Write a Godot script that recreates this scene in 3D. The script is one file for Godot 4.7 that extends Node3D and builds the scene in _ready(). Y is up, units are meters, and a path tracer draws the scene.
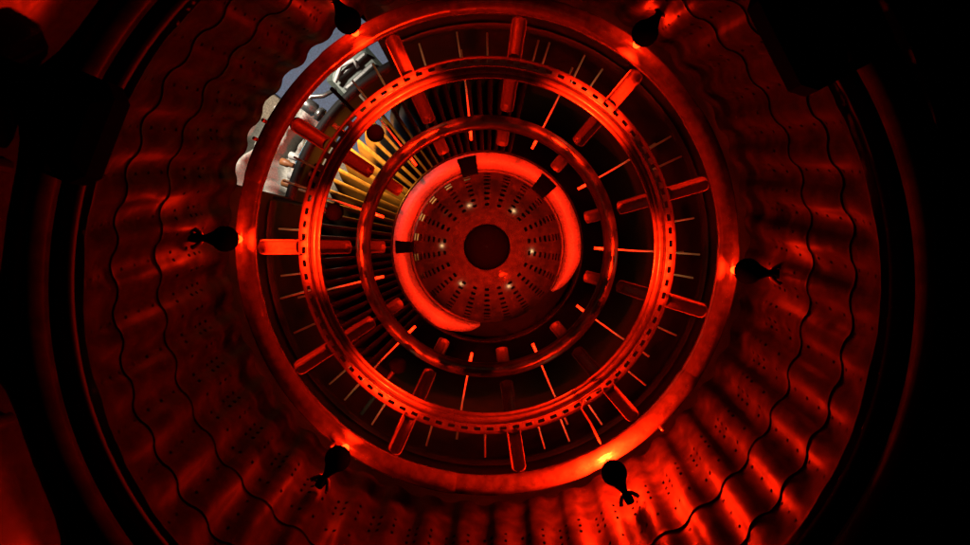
extends Node3D
# A jet pipe seen from inside its nozzle, looking upstream: fluted liner, flame holder, spray bars, tail cone.
# The engine axis is the z axis; depth is measured from the camera towards -z.

const SECTORS := 11
const FLUTES := 47
var M := {}
var used := {}

# ---------------------------------------------------------------- helpers
func numbered(called: String) -> String:
	if not used.has(called):
		used[called] = 0
		return called
	used[called] += 1
	return "%s_%03d" % [called, used[called]]

func thing(called: String, label: String, category: String, at := Vector3.ZERO, group := "") -> Node3D:
	var o := Node3D.new()
	o.name = numbered(called)
	add_child(o)
	o.position = at
	o.set_meta("label", label)
	o.set_meta("category", category)
	if group != "":
		o.set_meta("group", group)
	return o

func part(called: String, mesh: Mesh, m: Material, parent: Node3D, xf := Transform3D.IDENTITY) -> MeshInstance3D:
	var o := MeshInstance3D.new()
	o.name = called
	o.mesh = mesh
	o.material_override = m
	o.cast_shadow = GeometryInstance3D.SHADOW_CASTING_SETTING_ON
	parent.add_child(o, true)
	o.transform = xf
	return o

# point at radius r, angle in degrees (0 right, 90 up), depth d
func pol(r: float, deg: float, d: float) -> Vector3:
	var a := deg_to_rad(deg)
	return Vector3(r * cos(a), r * sin(a), -d)

# a point seen dx right and dy up of the engine axis per metre of depth
func ray(px: float, py: float, d: float) -> Vector3:
	return Vector3((px - 487.0) / 658.0 * d, (247.0 - py) / 658.0 * d, -d)

# grid of points -> mesh; rows and columns may be closed; holes lists quads left out (row * 4096 + column)
func grid(rows: Array, close_rows := false, close_cols := false, holes := {}) -> ArrayMesh:
	var st := SurfaceTool.new()
	st.begin(Mesh.PRIMITIVE_TRIANGLES)
	st.set_smooth_group(0)
	add_grid(st, rows, close_rows, close_cols, holes)
	st.generate_normals()
	return st.commit()

func add_grid(st: SurfaceTool, rows: Array, close_rows := false, close_cols := false, holes := {}) -> void:
	var nr: int = rows.size()
	var nc: int = rows[0].size()
	for i in (nr if close_rows else nr - 1):
		var r0: PackedVector3Array = rows[i]
		var r1: PackedVector3Array = rows[(i + 1) % nr]
		for j in (nc if close_cols else nc - 1):
			if holes.has(i * 4096 + j):
				continue
			var k := (j + 1) % nc
			var a := r0[j]
			var b := r0[k]
			var c := r1[k]
			var d := r1[j]
			st.add_vertex(a); st.add_vertex(b); st.add_vertex(c)
			st.add_vertex(a); st.add_vertex(c); st.add_vertex(d)

# profile of (radius, depth) turned about the engine axis
func turned(profile: PackedVector2Array, a0 := 0.0, a1 := 360.0, n := 128, closed := false, centre := Vector2.ZERO, holes := {}) -> ArrayMesh:
	var rows := []
	var full := absf(a1 - a0) > 359.9
	for i in (n if full else n + 1):
		var a := a0 + (a1 - a0) * i / n
		var row := PackedVector3Array()
		for p in profile:
			row.append(pol(p.x, a, p.y) + Vector3(centre.x, centre.y, 0))
		rows.append(row)
	return grid(rows, full, closed, holes)

# profile of (radius, height) turned about any axis
func lathe(profile: PackedVector2Array, base: Vector3, axis: Vector3, n := 24) -> ArrayMesh:
	var z := axis.normalized()
	var x := z.cross(Vector3(0.31, 0.87, 0.38)).normalized()
	var y := z.cross(x)
	var rows := []
	for i in n:
		var a := TAU * i / n
		var row := PackedVector3Array()
		for p in profile:
			row.append(base + z * p.y + (x * cos(a) + y * sin(a)) * p.x)
		rows.append(row)
	return grid(rows, true, false)

func tube(pts: PackedVector3Array, r0: float, r1: float, n := 8) -> ArrayMesh:
	var rows := []
	for i in pts.size():
		var t := (pts[mini(i + 1, pts.size() - 1)] - pts[maxi(i - 1, 0)]).normalized()
		var x := t.cross(Vector3(0.13, 0.21, 0.97)).normalized()
		if absf(t.dot(Vector3(0.13, 0.21, 0.97))) > 0.98:
			x = t.cross(Vector3.UP).normalized()
		var y := t.cross(x)
		var r := lerpf(r0, r1, float(i) / (pts.size() - 1))
		var row := PackedVector3Array()
		for k in n:
			row.append(pts[i] + (x * cos(TAU * k / n) + y * sin(TAU * k / n)) * r)
		rows.append(row)
	# closed ends
	var first := PackedVector3Array()
	var last := PackedVector3Array()
	for k in n:
		first.append(pts[0])
		last.append(pts[-1])
	rows.push_front(first)
	rows.push_back(last)
	return grid(rows, false, true)

# box with chamfered edges, centred
func block(size: Vector3, c := 0.003) -> ArrayMesh:
	var h := size / 2.0
	c = minf(c, minf(h.x, minf(h.y, h.z)) * 0.9)
	var rows := []
	for zz in [[-h.z, c], [-h.z + c, 0.0], [h.z - c, 0.0], [h.z, c]]:
		var e: float = zz[1]
		var row := PackedVector3Array()
		var x: float = h.x - e
		var y: float = h.y - e
		for p in [Vector2(x - c, -y), Vector2(x, -y + c), Vector2(x, y - c), Vector2(x - c, y), Vector2(-x + c, y), Vector2(-x, y - c), Vector2(-x, -y + c), Vector2(-x + c, -y)]:
			row.append(Vector3(p.x, p.y, zz[0]))
		rows.append(row)
	var lo := PackedVector3Array()
	var hi := PackedVector3Array()
	for k in 8:
		lo.append(Vector3(0, 0, -h.z))
		hi.append(Vector3(0, 0, h.z))
	rows.push_front(lo)
	rows.push_back(hi)
	var st := SurfaceTool.new()
	st.begin(Mesh.PRIMITIVE_TRIANGLES)
	st.set_smooth_group(-1)
	add_grid(st, rows, false, true)
	st.generate_normals()
	return st.commit()

# channel of U section along the engine's sectors, built at angle 0 and open towards the camera
func gutter(r0: float, d0: float, r1: float, d1: float, width: float, deep: float, round_start: bool, round_end: bool) -> ArrayMesh:
	var a := Vector3(r0, 0, -d0)
	var b := Vector3(r1, 0, -d1)
	var along := (b - a).normalized()
	var length := a.distance_to(b)
	var side := Vector3(0, 1, 0)
	var down := along.cross(side).normalized()
	if down.z > 0:
		down = -down
	var n := 20
	var outer := []
	var inner := []
	for i in n + 1:
		var s := length * i / n
		var k := 1.0
		var w := width * 0.5
		if round_end and s > length - w:
			k = sqrt(maxf(0.0, 1.0 - pow((s - length + w) / w, 2)))
		if round_start and s < w:
			k = sqrt(maxf(0.0, 1.0 - pow((w - s) / w, 2)))
		k = maxf(k, 0.03)
		var ro := PackedVector3Array()
		var ri := PackedVector3Array()
		for j in 13:
			var f := PI * j / 12.0
			var c := a + along * s
			ro.append(c + side * cos(f) * w * k + down * pow(sin(f), 0.6) * deep * k)
			ri.append(c + side * cos(f) * (w * k - minf(0.0022, w * k * 0.5)) + down * (pow(sin(f), 0.6) * maxf(deep * k - 0.0025, 0.0)))
		# closed ring: outer then inner reversed
		ri.reverse()
		ro.append_array(ri)
		outer.append(ro)
	return grid(outer, false, true)

func turned_z(deg: float) -> Transform3D:
	return Transform3D(Basis(Vector3(0, 0, 1), deg_to_rad(deg)), Vector3.ZERO)

# ---------------------------------------------------------------- materials
func noise_tex(seed_value: int, freq: float, lo: float, hi: float, tint := Color.WHITE, octaves := 5) -> ImageTexture:
	var f := FastNoiseLite.new()
	f.seed = seed_value
	f.noise_type = FastNoiseLite.TYPE_SIMPLEX_SMOOTH
	f.frequency = freq
	f.fractal_octaves = octaves
	var im := f.get_seamless_image(512, 512)
	im.convert(Image.FORMAT_RGB8)
	for y in 512:
		for x in 512:
			var v := lerpf(lo, hi, im.get_pixel(x, y).r)
			im.set_pixel(x, y, Color(v * tint.r, v * tint.g, v * tint.b))
	return ImageTexture.create_from_image(im)

func metal(base: Color, metallic: float, rough: float, albedo_tex: Texture2D = null, rough_tex: Texture2D = null, scale := 3.0) -> StandardMaterial3D:
	var m := StandardMaterial3D.new()
	m.albedo_color = base.linear_to_srgb()
	m.metallic = metallic
	m.metallic_specular = 0.5
	m.roughness = rough
	if albedo_tex:
		m.albedo_texture = albedo_tex
	if rough_tex:
		m.roughness_texture = rough_tex
	if albedo_tex or rough_tex:
		m.uv1_triplanar = true
		m.uv1_world_triplanar = true
		m.uv1_scale = Vector3.ONE * scale
	return m

func grey(v: float) -> Color:
	return Color(v, v, v)

func make_materials() -> void:
	var soot := noise_tex(7, 0.012, 0.35, 1.0)
	var fine := noise_tex(21, 0.05, 0.6, 1.0)
	var streak := noise_tex(33, 0.02, 0.55, 1.0)
	M.liner = metal(Color(0.017, 0.0158, 0.0146), 0.0, 0.5, soot, null, 4.0)
	M.liner.metallic_specular = 0.16
	M.ring = metal(Color(0.11, 0.103, 0.096), 0.3, 0.38, streak, fine, 5.0)
	M.tube = metal(Color(0.17, 0.16, 0.15), 0.4, 0.3, streak, fine, 5.0)
	M.channel = metal(Color(0.12, 0.113, 0.106), 0.1, 0.5, fine, null, 6.0)
	M.inner_ring = metal(Color(0.045, 0.041, 0.037), 0.3, 0.4, streak, fine, 5.0)
	M.casing = metal(Color(0.016, 0.0145, 0.013), 0.2, 0.55, soot, null, 3.0)
	M.black = metal(Color(0.001, 0.001, 0.001), 0.0, 0.8)
	M.black.metallic_specular = 0.05
	M.soot = metal(Color(0.014, 0.013, 0.012), 0.1, 0.7, soot, null, 4.0)
	M.bar = metal(Color(0.85, 0.74, 0.50), 0.4, 0.3)
	M.dome = metal(Color(0.17, 0.16, 0.15), 0.75, 0.14, streak, null, 5.0)
	M.skirt = metal(Color(0.34, 0.32, 0.30), 0.15, 0.5, fine, null, 6.0)
	M.flap = metal(Color(0.022, 0.0205, 0.019), 0.2, 0.5, soot, fine, 4.0)
	M.rim = metal(Color(0.03, 0.028, 0.025), 0.0, 0.5, soot, fine, 4.0)
	M.rim.metallic_specular = 0.15
	M.vane = metal(Color(0.030, 0.023, 0.013), 0.2, 0.4, streak, fine, 6.0)
	M.vane.metallic_specular = 0.2
	M.steel = metal(Color(0.32, 0.32, 0.31), 0.8, 0.35, fine, null, 8.0)
	M.cloth = metal(Color(0.30, 0.285, 0.25), 0.0, 0.9, fine, null, 6.0)
	M.blue = metal(Color(0.04, 0.066, 0.14), 0.0, 0.7, fine, null, 4.0)
	M.beige = metal(Color(0.34, 0.26, 0.18), 0.0, 0.8, fine, null, 4.0)
	M.orange = metal(Color(0.25, 0.09, 0.03), 0.0, 0.5)
	M.cyan = metal(Color(0.05, 0.14, 0.22), 0.0, 0.5)
	M.green_grey = metal(Color(0.07, 0.085, 0.072), 0.3, 0.4, fine, null, 6.0)
	M.white = metal(Color(0.40, 0.39, 0.37), 0.0, 0.5)
	M.lens = StandardMaterial3D.new()
	M.lens.albedo_color = Color(0.8, 0.1, 0.05)
	M.lens.emission_enabled = true
	M.lens.emission = LAMP_RED
	M.lens.emission_energy_multiplier = 30.0
	M.unseen_bulb = StandardMaterial3D.new()
	M.unseen_bulb.emission_enabled = true
	M.unseen_bulb.emission = Color(1.0, 0.85, 0.6)
	M.unseen_bulb.emission_energy_multiplier = 0.3

const LENS := [Vector2(0.0, -0.006), Vector2(0.004, -0.0045), Vector2(0.006, 0.0), Vector2(0.004, 0.0045), Vector2(0.0, 0.006)]
const LAMP_RED := Color(1.0, 0.105, 0.012)

func omni(parent: Node3D, at: Vector3, c: Color, e: float, size: float) -> void:
	var l := OmniLight3D.new()
	l.name = "light"
	l.light_color = c
	l.light_energy = e
	l.light_size = size
	l.omni_range = 12.0
	l.omni_attenuation = 2.0
	l.shadow_enabled = true
	parent.add_child(l)
	l.position = at

func spot(parent: Node3D, at: Vector3, aim: Vector3, c: Color, e: float, angle: float, size: float) -> void:
	var l := SpotLight3D.new()
	l.name = "beam"
	l.light_color = c
	l.light_energy = e
	l.light_size = size
	l.spot_range = 12.0
	l.spot_attenuation = 2.0
	l.spot_angle = angle
	l.shadow_enabled = true
	parent.add_child(l)
	l.look_at_from_position(Vector3.ZERO, aim, Vector3(0.1, 0.9, 0.2))
	l.position = at

# ---------------------------------------------------------------- the scene
func _ready() -> void:
	var cam := Camera3D.new()
	cam.name = "camera"
	cam.fov = 45.0
	cam.near = 0.01
	cam.far = 50.0
	add_child(cam)
	cam.rotation = Vector3(-0.0387, 0.003, 0)
	cam.current = true
	var env := Environment.new()
	env.background_mode = Environment.BG_COLOR
	env.background_color = Color.BLACK
	env.tonemap_mode = Environment.TONE_MAPPER_LINEAR
	env.tonemap_exposure = 1.0
	env.sdfgi_enabled = true
	env.ssao_enabled = true
	env.ssil_enabled = true
	var we := WorldEnvironment.new()
	we.name = "environment"
	we.environment = env
	add_child(we)
	make_materials()
	build_casing()
	build_liner()
	build_nozzle()
	build_flame_holder()
	build_spray_bars()
	build_tail_cone()
	build_turbine()
	build_lamps()
	build_hall()
	build_details()

# outer duct with a display opening and a second placed to light the vanes
func build_casing() -> void:
	var t := thing("jet_pipe_casing", "dark metal engine duct around the rings with openings cut at upper left", "engine duct")
	var rows := []
	var na := 180
	var ds := [1.02, 1.06, 1.065, 1.12, 1.2, 1.3, 1.4, 1.48, 1.5, 1.60, 1.62, 1.7, 1.8, 1.9, 2.0, 2.1, 2.2, 2.3]
	for d in ds:
		var row := PackedVector3Array()
		for i in na:
			row.append(pol(0.452, 360.0 * i / na, d))
		rows.append(row)
	var cut := {}
	for i in ds.size():
		for j in na:
			var deg := (j + 0.5) * 2.0
			var d: float = ds[i]
			if d > 1.055 and d < 1.49 and deg > 117.0 and deg < 167.0:
				cut[i * 4096 + j] = true
			if d > 1.61 and d < 2.15 and deg > 124.0 and deg < 178.0:
				cut[i * 4096 + j] = true
	part("shell", grid(rows, false, true, cut), M.casing, t)
	# rolled edges of the opening
	for dd in [[1.063, 0.006], [1.485, 0.016]]:
		part("opening_edge", turned(PackedVector2Array([Vector2(0.446, dd[0] - dd[1]), Vector2(0.446, dd[0] + dd[1]), Vector2(0.464, dd[0] + dd[1]), Vector2(0.464, dd[0] - dd[1])]), 116.0, 168.0, 40, true), M.soot, t)
	# bulkhead far upstream
	part("bulkhead", turned(PackedVector2Array([Vector2(0.0, 2.31), Vector2(0.47, 2.31), Vector2(0.47, 2.33), Vector2(0.0, 2.33)]), 0, 360, 64), M.soot, t)
	# outer jacket round the liner: closes the annular gap
	part("jacket", turned(PackedVector2Array([Vector2(0.472, 0.672), Vector2(0.50, 0.70), Vector2(0.50, 1.02), Vector2(0.452, 1.02)]), 0, 360, 96), M.casing, t)

# centre of the liner at a depth: the nozzle end hangs a little lower
func hang(d: float) -> Vector2:
	var k := clampf((1.05 - d) / 0.34, 0.0, 1.4)
	return Vector2(-0.006 * k, -0.046 * k)

func build_liner() -> void:
	var t := thing("fluted_liner", "fluted perforated metal liner surrounding the red-lit rings, edges wavy", "engine liner")
	var sheets := [[1.058, 0.842, 0.418], [0.846, 0.744, 0.4190], [0.748, 0.690, 0.4201]]
	var na := FLUTES * 16
	var rng := RandomNumberGenerator.new()
	rng.seed = 5
	for s in sheets.size():
		var d0: float = sheets[s][0]
		var d1: float = sheets[s][1]
		var r: float = sheets[s][2]
		var nd := 40 if s == 0 else 20
		var rows := []
		var dents := FastNoiseLite.new()
		dents.seed = 3
		dents.frequency = 9.0
		for k in nd + 1:
			var f := float(k) / nd
			var d := lerpf(d0, d1, f)
			var row := PackedVector3Array()
			# pillowed flutes: flattened at the sheet ends
			var amp := 0.0052 * (0.75 + 0.25 * sin(PI * f))
			if s == 2:
				amp *= 1.0 - f
			for i in na:
				var deg := 360.0 * i / na
				var w := sin(deg_to_rad(deg) * FLUTES + 0.6)
				var p := pol(1.0, deg, 0)
				var rr := r + amp * signf(w) * pow(absf(w), 0.75) + 0.004 * dents.get_noise_3d(p.x * 0.5, p.y * 0.5, d)
				if k == nd:
					rr -= 0.001
				row.append(pol(rr, deg, d) + Vector3(hang(d).x, hang(d).y, 0))
			rows.append(row)
		var first := s == 0
		var pierced := {}
		for i in nd:
			for j in na:
				if (first and (i in [18, 21, 24, 32]) and (j % 16 in [3, 6, 12])) or (not first and i % 6 == 3 and j % 16 == 4):
					pierced[i * 4096 + j] = true
		part("liner_sheet", grid(rows, false, true, pierced), M.liner, t)
	# the end ring that carries the last sheet
	var c := hang(0.69)
	part("end_ring", turned(PackedVector2Array([Vector2(0.430, 0.694), Vector2(0.426, 0.686), Vector2(0.428, 0.682), Vector2(0.450, 0.682), Vector2(0.450, 0.694)]), 0, 360, 128, true, c), M.soot, t)

func build_nozzle() -> void:
	var t := thing("exhaust_nozzle", "dark nozzle rim and flaps framing the picture around the fluted liner", "engine nozzle")
	var c := Vector2(-0.006, -0.052)
	part("rim", turned(PackedVector2Array([Vector2(0.446, 0.668), Vector2(0.436, 0.660), Vector2(0.436, 0.650), Vector2(0.446, 0.640), Vector2(0.470, 0.640), Vector2(0.470, 0.668)]), 0, 360, 128, true, c), M.rim, t)
	part("groove", turned(PackedVector2Array([Vector2(0.450, 0.700), Vector2(0.462, 0.70), Vector2(0.462, 0.66)]), 0, 360, 96, false, c), M.black, t)
	for i in 6:
		var a := 30.0 * i + 110.0
		var rows := []
		for k in 9:
			var f := k / 8.0
			var d := lerpf(0.635, 0.26, f)
			var row := PackedVector3Array()
			for j in 9:
				var g := j / 8.0 - 0.5
				var r := 0.462 + 0.07 * f + 0.012 * pow(absf(g) * 2.0, 4.0)
				row.append(pol(r, a + g * 25.0, d) + Vector3(c.x, c.y, 0))
			rows.append(row)
		for k in range(8, -1, -1):
			var row := PackedVector3Array()
			for p in rows[k]:
				var out := Vector3(p.x - c.x, p.y - c.y, 0).normalized()
				row.append(p + out * 0.008)
			rows.append(row)
		var fl := part("flap", grid(rows, true, false), M.flap, t)
		# stiffening rib along each flap
		part("rib", tube(PackedVector3Array([pol(0.462, a - 6, 0.62) + Vector3(c.x, c.y, 0), pol(0.49, a - 6, 0.45) + Vector3(c.x, c.y, 0), pol(0.525, a - 6, 0.28) + Vector3(c.x, c.y, 0)]), 0.007, 0.007, 8), M.flap, fl)
	# seals behind the joints
	for i in 7:
		var a := 30.0 * i + 95.0
		part("seal", turned(PackedVector2Array([Vector2(0.485, 0.635), Vector2(0.555, 0.26), Vector2(0.562, 0.26), Vector2(0.492, 0.635)]), a - 5.0, a + 5.0, 6, true, c), M.black, t)

func build_flame_holder() -> void:
	var t := thing("flame_holder", "three concentric metal rings joined by radial channels, glowing red", "flame holder")
	var step := 360.0 / SECTORS
	# outer ring: eleven tube segments slipped into one another
	for i in SECTORS:
		var a := 180.5 + step * i
		var rows := []
		var n := 24
		for k in n + 1:
			var f := float(k) / n
			var deg := a + (f - 0.5) * (step + 0.5)
			var r := lerpf(0.0150, 0.0163, f)
			if k == n:
				r -= 0.0012
			var row := PackedVector3Array()
			for j in 24:
				var b := TAU * j / 24.0
				row.append(pol(0.3665 + r * cos(b), deg, 1.0 + r * sin(b)))
			rows.append(row)
		part("ring_segment", grid(rows, false, true), M.tube, t)
	# middle ring: a channel and a slotted flange
	var prof := PackedVector2Array()
	for j in 13:
		var f := PI * j / 12.0
		prof.append(Vector2(0.2849 + 0.0111 * cos(f), 1.0800 + 0.0116 * sin(f)))
	for j in range(12, -1, -1):
		var f := PI * j / 12.0
		prof.append(Vector2(0.2849 + 0.0089 * cos(f), 1.0787 + 0.0096 * sin(f)))
	var mid := part("middle_ring", turned(prof, 0, 360, 220, true), M.ring, t)
	# fine bead down the middle of the channel
	part("bead", turned(PackedVector2Array([Vector2(0.2813, 1.0876), Vector2(0.2831, 1.0836), Vector2(0.2858, 1.0836), Vector2(0.2876, 1.0876)]), 0, 360, 160), M.ring, mid)
	var fl_rows := []
	var slots := SECTORS * 8
	var fr := [0.2964, 0.2991, 0.3044, 0.3071, 0.3089]
	var fd := [1.0818, 1.0813, 1.0813, 1.0800, 1.0756]
	for i in slots * 6:
		var row := PackedVector3Array()
		for k in fr.size():
			row.append(pol(fr[k], 360.0 * i / (slots * 6), fd[k]))
		fl_rows.append(row)
	var slot := {}
	for i in slots * 6:
		if i % 6 < 3:
			slot[i * 4096 + 1] = true
	part("slotted_flange", grid(fl_rows, true, false, slot), M.ring, mid)
	# inner ring
	var pr := PackedVector2Array()
	for j in 20:
		var b := TAU * j / 20.0
		pr.append(Vector2(0.2351 + 0.0140 * cos(b), 1.250 + 0.010 * sin(b)))
	part("inner_ring", turned(pr, 0, 360, 160, true), M.inner_ring, t)
	# radial channels
	var g1 := gutter(0.353, 1.010, 0.3060, 1.074, 0.0240, 0.012, true, false)
	var g2 := gutter(0.2740, 1.086, 0.2440, 1.190, 0.0240, 0.013, false, true)
	var g3 := gutter(0.2240, 1.258, 0.2060, 1.340, 0.0240, 0.011, false, true)
	for i in SECTORS:
		var a := 180.0 + step * i
		part("outer_channel", g1, M.channel, t, turned_z(a))
		part("inner_channel", g2, M.channel, t, turned_z(a))
		part("stub_channel", g3, M.channel, t, turned_z(a))
	# clips on the outer ring
	for a in [155.0, 150.5, -128.0, -46.0]:
		part("clip", lathe(PackedVector2Array([Vector2(0.0, 0.0), Vector2(0.003, 0.0), Vector2(0.003, 0.012), Vector2(0.0, 0.013)]), pol(0.378, a, 0.985), Vector3(0, 0, 1), 10), M.steel, t)

func build_spray_bars() -> void:
	var t := thing("spray_bar_manifold", "thin bright fuel spray bars pointing inward behind the middle ring", "spray bars")
	part("manifold", turned(PackedVector2Array([Vector2(0.447, 1.330), Vector2(0.440, 1.336), Vector2(0.440, 1.352), Vector2(0.447, 1.358)]), 168.0, 476.0, 120), M.casing, t)
	var short_bars := [108.5, 98.0, 90.0, 76.0, 73.0, 63.0, 57.0, 31.0, 25.0, 8.0, -2.0, -8.5, -25.0, -41.0, -57.0, -67.0, -74.0, -90.5, -107.0, -123.0, -133.0, -139.0, -156.0, -166.0, -172.0, 175.0, 162.0, 155.0, 129.0, 122.0]
	var rng := RandomNumberGenerator.new()
	rng.seed = 11
	for a in short_bars:
		var tip: float = a + rng.randf_range(-0.7, 0.7)
		var r0 := 0.436 - rng.randf() * 0.012
		part("spray_bar", tube(PackedVector3Array([pol(r0, a, 1.34), pol(0.37, (a + tip) / 2, 1.325), pol(0.345, tip, 1.32)]), 0.0022, 0.0026, 8), M.bar, t)
	for a in [97.5, 64.5, 130.0, 31.5, -1.5, -34.0, -65.5, -99.0, -133.0, -165.0, 163.0]:
		var b := part("long_spray_bar", tube(PackedVector3Array([pol(0.436, a, 1.46), pol(0.345, a, 1.46), pol(0.255, a + 0.6, 1.47)]), 0.0028, 0.0022, 8), M.bar, t)
		part("nozzle_tip", tube(PackedVector3Array([pol(0.262, a + 0.6, 1.468), pol(0.240, a + 0.9, 1.474)]), 0.0042, 0.0034, 10), M.bar, b)

func build_tail_cone() -> void:
	var t := thing("tail_cone", "domed tail cone with rows of slots at the centre of the rings", "tail cone")
	var nrow := 22
	var na := nrow * 12
	var nr := 88
	var rows := []
	for k in nr + 1:
		var f := float(k) / nr
		var x := sin(f * PI / 2.0)
		var row := PackedVector3Array()
		for i in na:
			row.append(pol(0.186 * maxf(x, 0.001), 360.0 * i / na, 1.60 - 0.105 * cos(f * PI / 2.0)))
		rows.append(row)
	var slot := {}
	for i in range(28, 70):
		for j in na:
			if i % 5 < 2 and j % 12 >= 4 and j % 12 < 8:
				slot[i * 4096 + j] = true
	part("dome", grid(rows, false, true, slot), M.dome, t)
	# black cap standing in for the dark reflection at the dome centre
	part("dark_reflection_cap", turned(PackedVector2Array([Vector2(0.001, 1.488), Vector2(0.03, 1.4885), Vector2(0.046, 1.4915), Vector2(0.052, 1.497), Vector2(0.052, 1.503)]), 0, 360, 64), M.black, t)
	part("core", turned(PackedVector2Array([Vector2(0.0, 1.515), Vector2(0.09, 1.53), Vector2(0.165, 1.60), Vector2(0.165, 1.80)]), 0, 360, 64), M.soot, t)
	part("hub", turned(PackedVector2Array([Vector2(0.186, 1.60), Vector2(0.186, 1.63), Vector2(0.215, 1.70), Vector2(0.245, 1.78), Vector2(0.245, 2.0)]), 0, 360, 96), M.soot, t)
	# bright skirt round the dome, left out at the lower right to shape its unlit arc
	var sk := []
	var n := 150
	for i in n + 1:
		var deg := -34.0 + 299.0 * i / n
		var e := minf(deg + 34.0, 265.0 - deg)
		var k := clampf(e / 26.0, 0.02, 1.0)
		var row := PackedVector3Array()
		var wide := 0.041 * sqrt(k)
		row.append(pol(0.1885, deg, 1.602))
		row.append(pol(0.1885 + wide * 0.5, deg, 1.600))
		row.append(pol(0.1885 + wide, deg, 1.606))
		row.append(pol(0.1885 + wide, deg, 1.614))
		row.append(pol(0.1885, deg, 1.616))
		sk.append(row)
	part("skirt", grid(sk, false, true), M.skirt, t)
	for b in [[180.0, 4.0], [103.0, 6.0], [47.0, 6.0]]:  # dark plates standing in for the shaded gaps on the skirt
		part("bracket", turned(PackedVector2Array([Vector2(0.176, 1.560), Vector2(0.190, 1.586), Vector2(0.222, 1.590), Vector2(0.222, 1.598), Vector2(0.188, 1.598), Vector2(0.172, 1.566)]), b[0] - b[1], b[0] + b[1], 8, true), M.black, t)

func build_turbine() -> void:
	var t := thing("turbine_vane_ring", "ring of metal turbine vanes deep behind the rings, golden at upper left", "turbine")
	part("inner_band", turned(PackedVector2Array([Vector2(0.246, 1.72), Vector2(0.252, 1.72), Vector2(0.252, 1.98), Vector2(0.246, 1.98)]), 0, 360, 96, true), M.vane, t)
	var n := 90
	var rows := []
	for side in [1.0, -1.0]:
		for k in 7:
			var f := k / 6.0 if side > 0 else 1.0 - k / 6.0
			var d := lerpf(1.74, 1.97, f)
			var twist := 0.030 * sin(f * 1.7)
			var th := 0.0035 * sin(PI * clampf(f, 0.04, 0.96)) + 0.0006
			var row := PackedVector3Array()
			for q in [0.253, 0.31, 0.38, 0.446]:
				row.append(Vector3(q, twist + side * th, -d))
			rows.append(row)
	var vane := grid(rows, true, false)
	for i in n:
		var a := 360.0 * i / n
		if a < 76.0 or a > 226.0:
			continue
		part("vane", vane, M.vane, t, turned_z(a))

func build_lamps() -> void:
	# angle, light, words
	var spots := [
		[178.2, 0.022, 2.6, "black bulb lamp at the far left of the outer ring"],
		[121.6, 0.022, 2.6, "black bulb lamp at the top edge, above the cut opening"],
		[53.5, 0.022, 2.6, "black bulb lamp at the upper right of the outer ring"],
		[-5.3, 0.022, 1.8, "black bulb lamp at the far right of the outer ring"],
		[-60.6, 0.34, 0.0, "round black bulb lamp in front of the brightest glow"],
		[-125.2, 0.022, 1.8, "black bulb lamp at the lower left of the outer ring"],
	]
	for s in spots:
		var a: float = s[0]
		var dirv := pol(1, a, 0)
		var d := 0.93
		var t := thing("bulb_lamp", s[3], "lamp", pol(0.408, a, d), "black lamps around the outer ring")
		var inv := -dirv
		# housing: ball, neck and foot in one turned shape, pointing inward from the liner
		var prof := PackedVector2Array([Vector2(0.0, -0.012), Vector2(0.006, -0.012), Vector2(0.007, -0.004), Vector2(0.0045, 0.002), Vector2(0.0055, 0.010), Vector2(0.0085, 0.017)])
		for k in 13:
			var b := lerpf(-0.9, PI / 2.0, k / 12.0)
			prof.append(Vector2(0.0185 * cos(b), 0.0375 + 0.0185 * sin(b)))
		part("housing", lathe(prof, Vector3.ZERO, inv, 28), M.black, t)
		var side := dirv.cross(Vector3(0, 0, 1)).normalized()
		# bracket with two bent feet
		for q in [-1.0, 1.0]:
			part("bracket", tube(PackedVector3Array([inv * 0.004 + side * q * 0.003, side * q * 0.007 + inv * 0.002, side * q * 0.012 - inv * 0.005, side * q * 0.014 - inv * 0.010]), 0.0034, 0.0030, 8), M.soot, t)
		# unseen glow placed to light the liner, and the beam lens on the far side of the ball
		var unseen_glow := inv * 0.020 + Vector3(0, 0, -0.024)
		part("unseen_glow", lathe(LENS, unseen_glow, Vector3(0, 0, 1), 14), M.lens, t)
		omni(t, unseen_glow, LAMP_RED, s[1], 0.01)
		if s[2] > 0.0:
			var at := inv * 0.0505 + Vector3(0, 0, -0.0155)
			var aim: Vector3 = (pol(-0.02, a, 1.6) - t.position - at).normalized()
			part("lens", lathe(LENS, at, aim, 14), M.lens, t)
			spot(t, at + aim * 0.006, aim, LAMP_RED, s[2], 31.0, 0.01)
		else:
			# this one has come loose: its lens faces the outer ring
			var near := inv * 0.044 + Vector3(0, 0, -0.026)
			part("lens", lathe(LENS, near, Vector3(0, 0, 1), 14), M.lens, t)
			omni(t, near, LAMP_RED, 0.55, 0.01)

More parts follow.
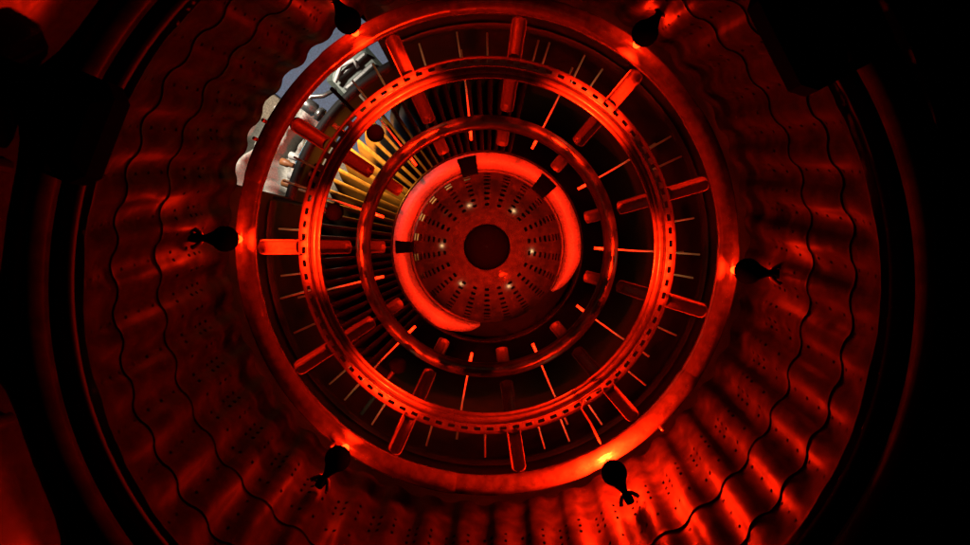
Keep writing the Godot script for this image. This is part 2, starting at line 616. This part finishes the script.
func build_hall() -> void:
	# things that stand in the hall outside the cut opening
	var t := thing("draped_cloth", "creased off-white cloth hanging outside the cut opening", "cloth")
	var rows := []
	var f1 := FastNoiseLite.new()
	f1.seed = 9
	f1.frequency = 2.2
	for k in 41:
		var row := PackedVector3Array()
		for j in 41:
			var px := lerpf(215, 312, j / 40.0) + 6.0 * sin(k * 0.21)
			var py := lerpf(114, 205, k / 40.0) + 8.0 * sin(j * 0.13)
			var p := ray(px, py, 2.0)
			p.z += 0.05 * sin(j * 0.5 + k * 0.3 + 1.5 * sin(k * 0.1)) + 0.05 * f1.get_noise_2d(p.x * 4.0, p.y * 4.0)
			row.append(p)
		rows.append(row)
	part("cloth", grid(rows), M.cloth, t)
	var b := thing("blue_board", "dull blue board seen at the top of the cut opening", "panel")
	part("sheet", block(Vector3(0.85, 0.42, 0.03)), M.blue, b, Transform3D(Basis(Vector3(0, 0, 1), -0.65), ray(331, 67, 2.5)))
	var w := thing("beige_partition", "plain beige partition between the blue board and the cloth", "partition")
	part("board", block(Vector3(0.9, 0.9, 0.03)), M.beige, w, Transform3D(Basis(Vector3(0, 0, 1), 0.45), ray(270, 130, 2.7)))
	# machinery on the outside of the duct
	var v := thing("pipe_fitting", "silver pipe fitting with a hexagon nut beside the middle ring", "pipe fitting", ray(318, 113, 1.52))
	part("body", lathe(PackedVector2Array([Vector2(0, -0.035), Vector2(0.014, -0.035), Vector2(0.016, -0.03), Vector2(0.016, -0.006), Vector2(0.010, -0.002), Vector2(0.010, 0.02), Vector2(0.0, 0.02)]), Vector3.ZERO, Vector3(1, -0.75, 0.1), 20), M.steel, v)
	part("nut", lathe(PackedVector2Array([Vector2(0, 0.004), Vector2(0.0165, 0.004), Vector2(0.0165, 0.016), Vector2(0, 0.016)]), Vector3.ZERO, Vector3(1, -0.75, 0.1), 6), M.steel, v)
	part("stem", tube(PackedVector3Array([Vector3(0.01, -0.008, 0), Vector3(0.05, -0.038, 0.004), Vector3(0.075, -0.056, 0.0)]), 0.006, 0.005, 12), M.bar, v)
	part("elbow", tube(PackedVector3Array([Vector3(-0.025, 0.018, 0), Vector3(-0.012, 0.034, 0), Vector3(0.015, 0.036, 0), Vector3(0.045, 0.052, 0)]), 0.006, 0.005, 10), M.steel, v)
	var g := thing("gearbox", "grey green gearbox with a pale handle above the pipe fitting", "gearbox", ray(362, 82, 1.66))
	part("body", block(Vector3(0.13, 0.11, 0.09), 0.012), M.green_grey, g, Transform3D(Basis(Vector3(0, 0, 1), 0.72), Vector3.ZERO))
	part("handle", tube(PackedVector3Array([Vector3(-0.05, -0.02, 0.06), Vector3(-0.035, 0.015, 0.07), Vector3(-0.005, 0.03, 0.07), Vector3(0.005, 0.015, 0.06)]), 0.005, 0.005, 10), M.white, g)
	for q in 3:
		part("fin", block(Vector3(0.095, 0.012, 0.02), 0.003), M.steel, g, Transform3D(Basis(Vector3(0, 0, 1), 0.72), Vector3(0.02 * q - 0.012, -0.025 * q + 0.02, 0.052)))
	var k2 := thing("cable_connector", "orange and white cable connectors in front of the creased cloth", "connector", ray(293, 170, 1.56))
	for q in 5:
		var m: Material = [M.orange, M.white, M.cyan, M.orange, M.white][q]
		part("plug", lathe(PackedVector2Array([Vector2(0, 0), Vector2(0.009, 0), Vector2(0.009, 0.018), Vector2(0.006, 0.022), Vector2(0.006, 0.035), Vector2(0, 0.035)]), Vector3(-0.022 + 0.018 * (q % 3), -0.030 + 0.016 * q, 0.01 * (q % 2)), Vector3(0.8, -0.3, 0.25), 12), m, k2)
	part("housing", block(Vector3(0.03, 0.075, 0.04), 0.004), M.black, k2, Transform3D(Basis(Vector3(0, 0, 1), 0.25), Vector3(0.045, -0.01, -0.02)))
	var k3 := thing("blue_canister", "small blue canister behind the short dark channel", "canister", ray(309, 152, 1.6))
	part("body", lathe(PackedVector2Array([Vector2(0, -0.04), Vector2(0.013, -0.04), Vector2(0.015, -0.036), Vector2(0.015, 0.03), Vector2(0.008, 0.04), Vector2(0, 0.04)]), Vector3.ZERO, Vector3(0.5, 0.9, 0), 18), M.cyan, k3)
	# unseen hall lamps, placed to light the hall things and the vanes
	var h := thing("unseen_hall_lamp", "unseen white lamp beyond the cut opening, placed to light the cloth and board", "lamp", Vector3(-0.78, 0.64, -0.95), "unseen hall lamps")
	part("bulb", lathe(PackedVector2Array([Vector2(0, -0.05), Vector2(0.035, -0.035), Vector2(0.05, 0), Vector2(0.035, 0.035), Vector2(0, 0.05)]), Vector3.ZERO, Vector3.UP, 16), M.unseen_bulb, h)
	spot(h, Vector3(0, 0, -0.06), Vector3(0.18, -0.16, -1.25), Color(1.0, 0.95, 0.88), 4.8, 46.0, 0.04)
	var h2 := thing("unseen_hall_lamp", "unseen warm lamp beside the turbine opening, placed to light the vanes", "lamp", Vector3(-0.60, 0.36, -1.52), "unseen hall lamps")
	part("bulb", lathe(PackedVector2Array([Vector2(0, -0.03), Vector2(0.02, -0.02), Vector2(0.03, 0), Vector2(0.02, 0.02), Vector2(0, 0.03)]), Vector3.ZERO, Vector3.UP, 16), M.unseen_bulb, h2)
	spot(h2, Vector3(0.02, -0.012, -0.03), Vector3(0.33, -0.19, -0.36), Color(1.0, 0.64, 0.22), 34.0, 24.0, 0.03)
	# unseen lamp behind the camera, placed to light the rings through the nozzle
	var h3 := thing("unseen_hall_lamp", "unseen dim lamp behind the viewer, placed to light the rings and spray bars", "lamp", Vector3(0.04, 0.10, 0.25), "unseen hall lamps")
	part("bulb", lathe(PackedVector2Array([Vector2(0, -0.03), Vector2(0.02, -0.02), Vector2(0.03, 0), Vector2(0.02, 0.02), Vector2(0, 0.03)]), Vector3.ZERO, Vector3.UP, 16), M.unseen_bulb, h3)
	spot(h3, Vector3(0, 0, -0.05), Vector3(-0.04, -0.1, -1.6), Color(1.0, 0.88, 0.66), 0.012, 17.0, 0.03)

	# unseen warm lamps behind the outer ring, placed to light the spray bars
	var w2 := thing("unseen_lamp_ring", "unseen small warm lamps behind the outer ring, placed to light the spray bars", "lamps")
	for a in [178.2, 113.0, 53.5, -5.3, -60.6, -125.2]:
		var at := pol(0.437, a, 1.19)
		part("bulb", lathe(LENS, at, Vector3(0, 0, 1), 12), M.unseen_bulb, w2)
		spot(w2, at - pol(0.009, a, 0), pol(0.35, a, 1.36) - at, Color(1.0, 0.84, 0.58), 0.0055, 64.0, 0.01)

func build_details() -> void:
	var t := thing("igniter_wire", "thin looped wire beside the outer ring near the brightest glow", "wire")
	part("wire", tube(PackedVector3Array([ray(605, 452, 1.0), ray(592, 425, 1.03), ray(582, 410, 1.05), ray(584, 401, 1.055), ray(591, 395, 1.06), ray(602, 389, 1.07)]), 0.0022, 0.0018, 8), M.steel, t)
	for s in [[167.0, 0.284, 1.20, "dark round plug between the middle and inner rings at left"], [134.5, 0.288, 1.20, "dark round plug below the slotted flange at upper left"], [-127.0, 0.270, 1.20, "dark round plug between the rings at lower left"]]:
		var p := thing("round_plug", s[3], "plug", pol(s[1], s[0], s[2]), "dark plugs between the rings")
		part("head", lathe(PackedVector2Array([Vector2(0, -0.02), Vector2(0.008, -0.02), Vector2(0.009, -0.004), Vector2(0.016, 0.0), Vector2(0.016, 0.006), Vector2(0.011, 0.012), Vector2(0, 0.014)]), Vector3.ZERO, Vector3(0, 0, 1), 22), M.black, p)
		part("stem", tube(PackedVector3Array([Vector3(0, 0, -0.012), pol(0.07, s[0], 0.05), pol(0.14, s[0], 0.08)]), 0.004, 0.004, 8), M.soot, p)
	for s in [[163.7, 0.402, 0.62, 0.066, 0.10, "black hinge block on the nozzle rim at left"], [34.0, 0.372, 0.62, 0.095, 0.11, "black hinge block on the nozzle rim at upper right"]]:
		var p := thing("hinge_block", s[5], "hinge block", pol(s[1], s[0], s[2]), "hinge blocks on the nozzle rim")
		part("body", block(Vector3(s[3], s[4], 0.05), 0.012), M.black, p, turned_z(s[0] - 6.0))
		part("pin", lathe(PackedVector2Array([Vector2(0, -0.045), Vector2(0.008, -0.045), Vector2(0.008, 0.045), Vector2(0, 0.045)]), Vector3(0, 0, 0.02), pol(1, s[0] + 84.0, 0), 14), M.black, p)
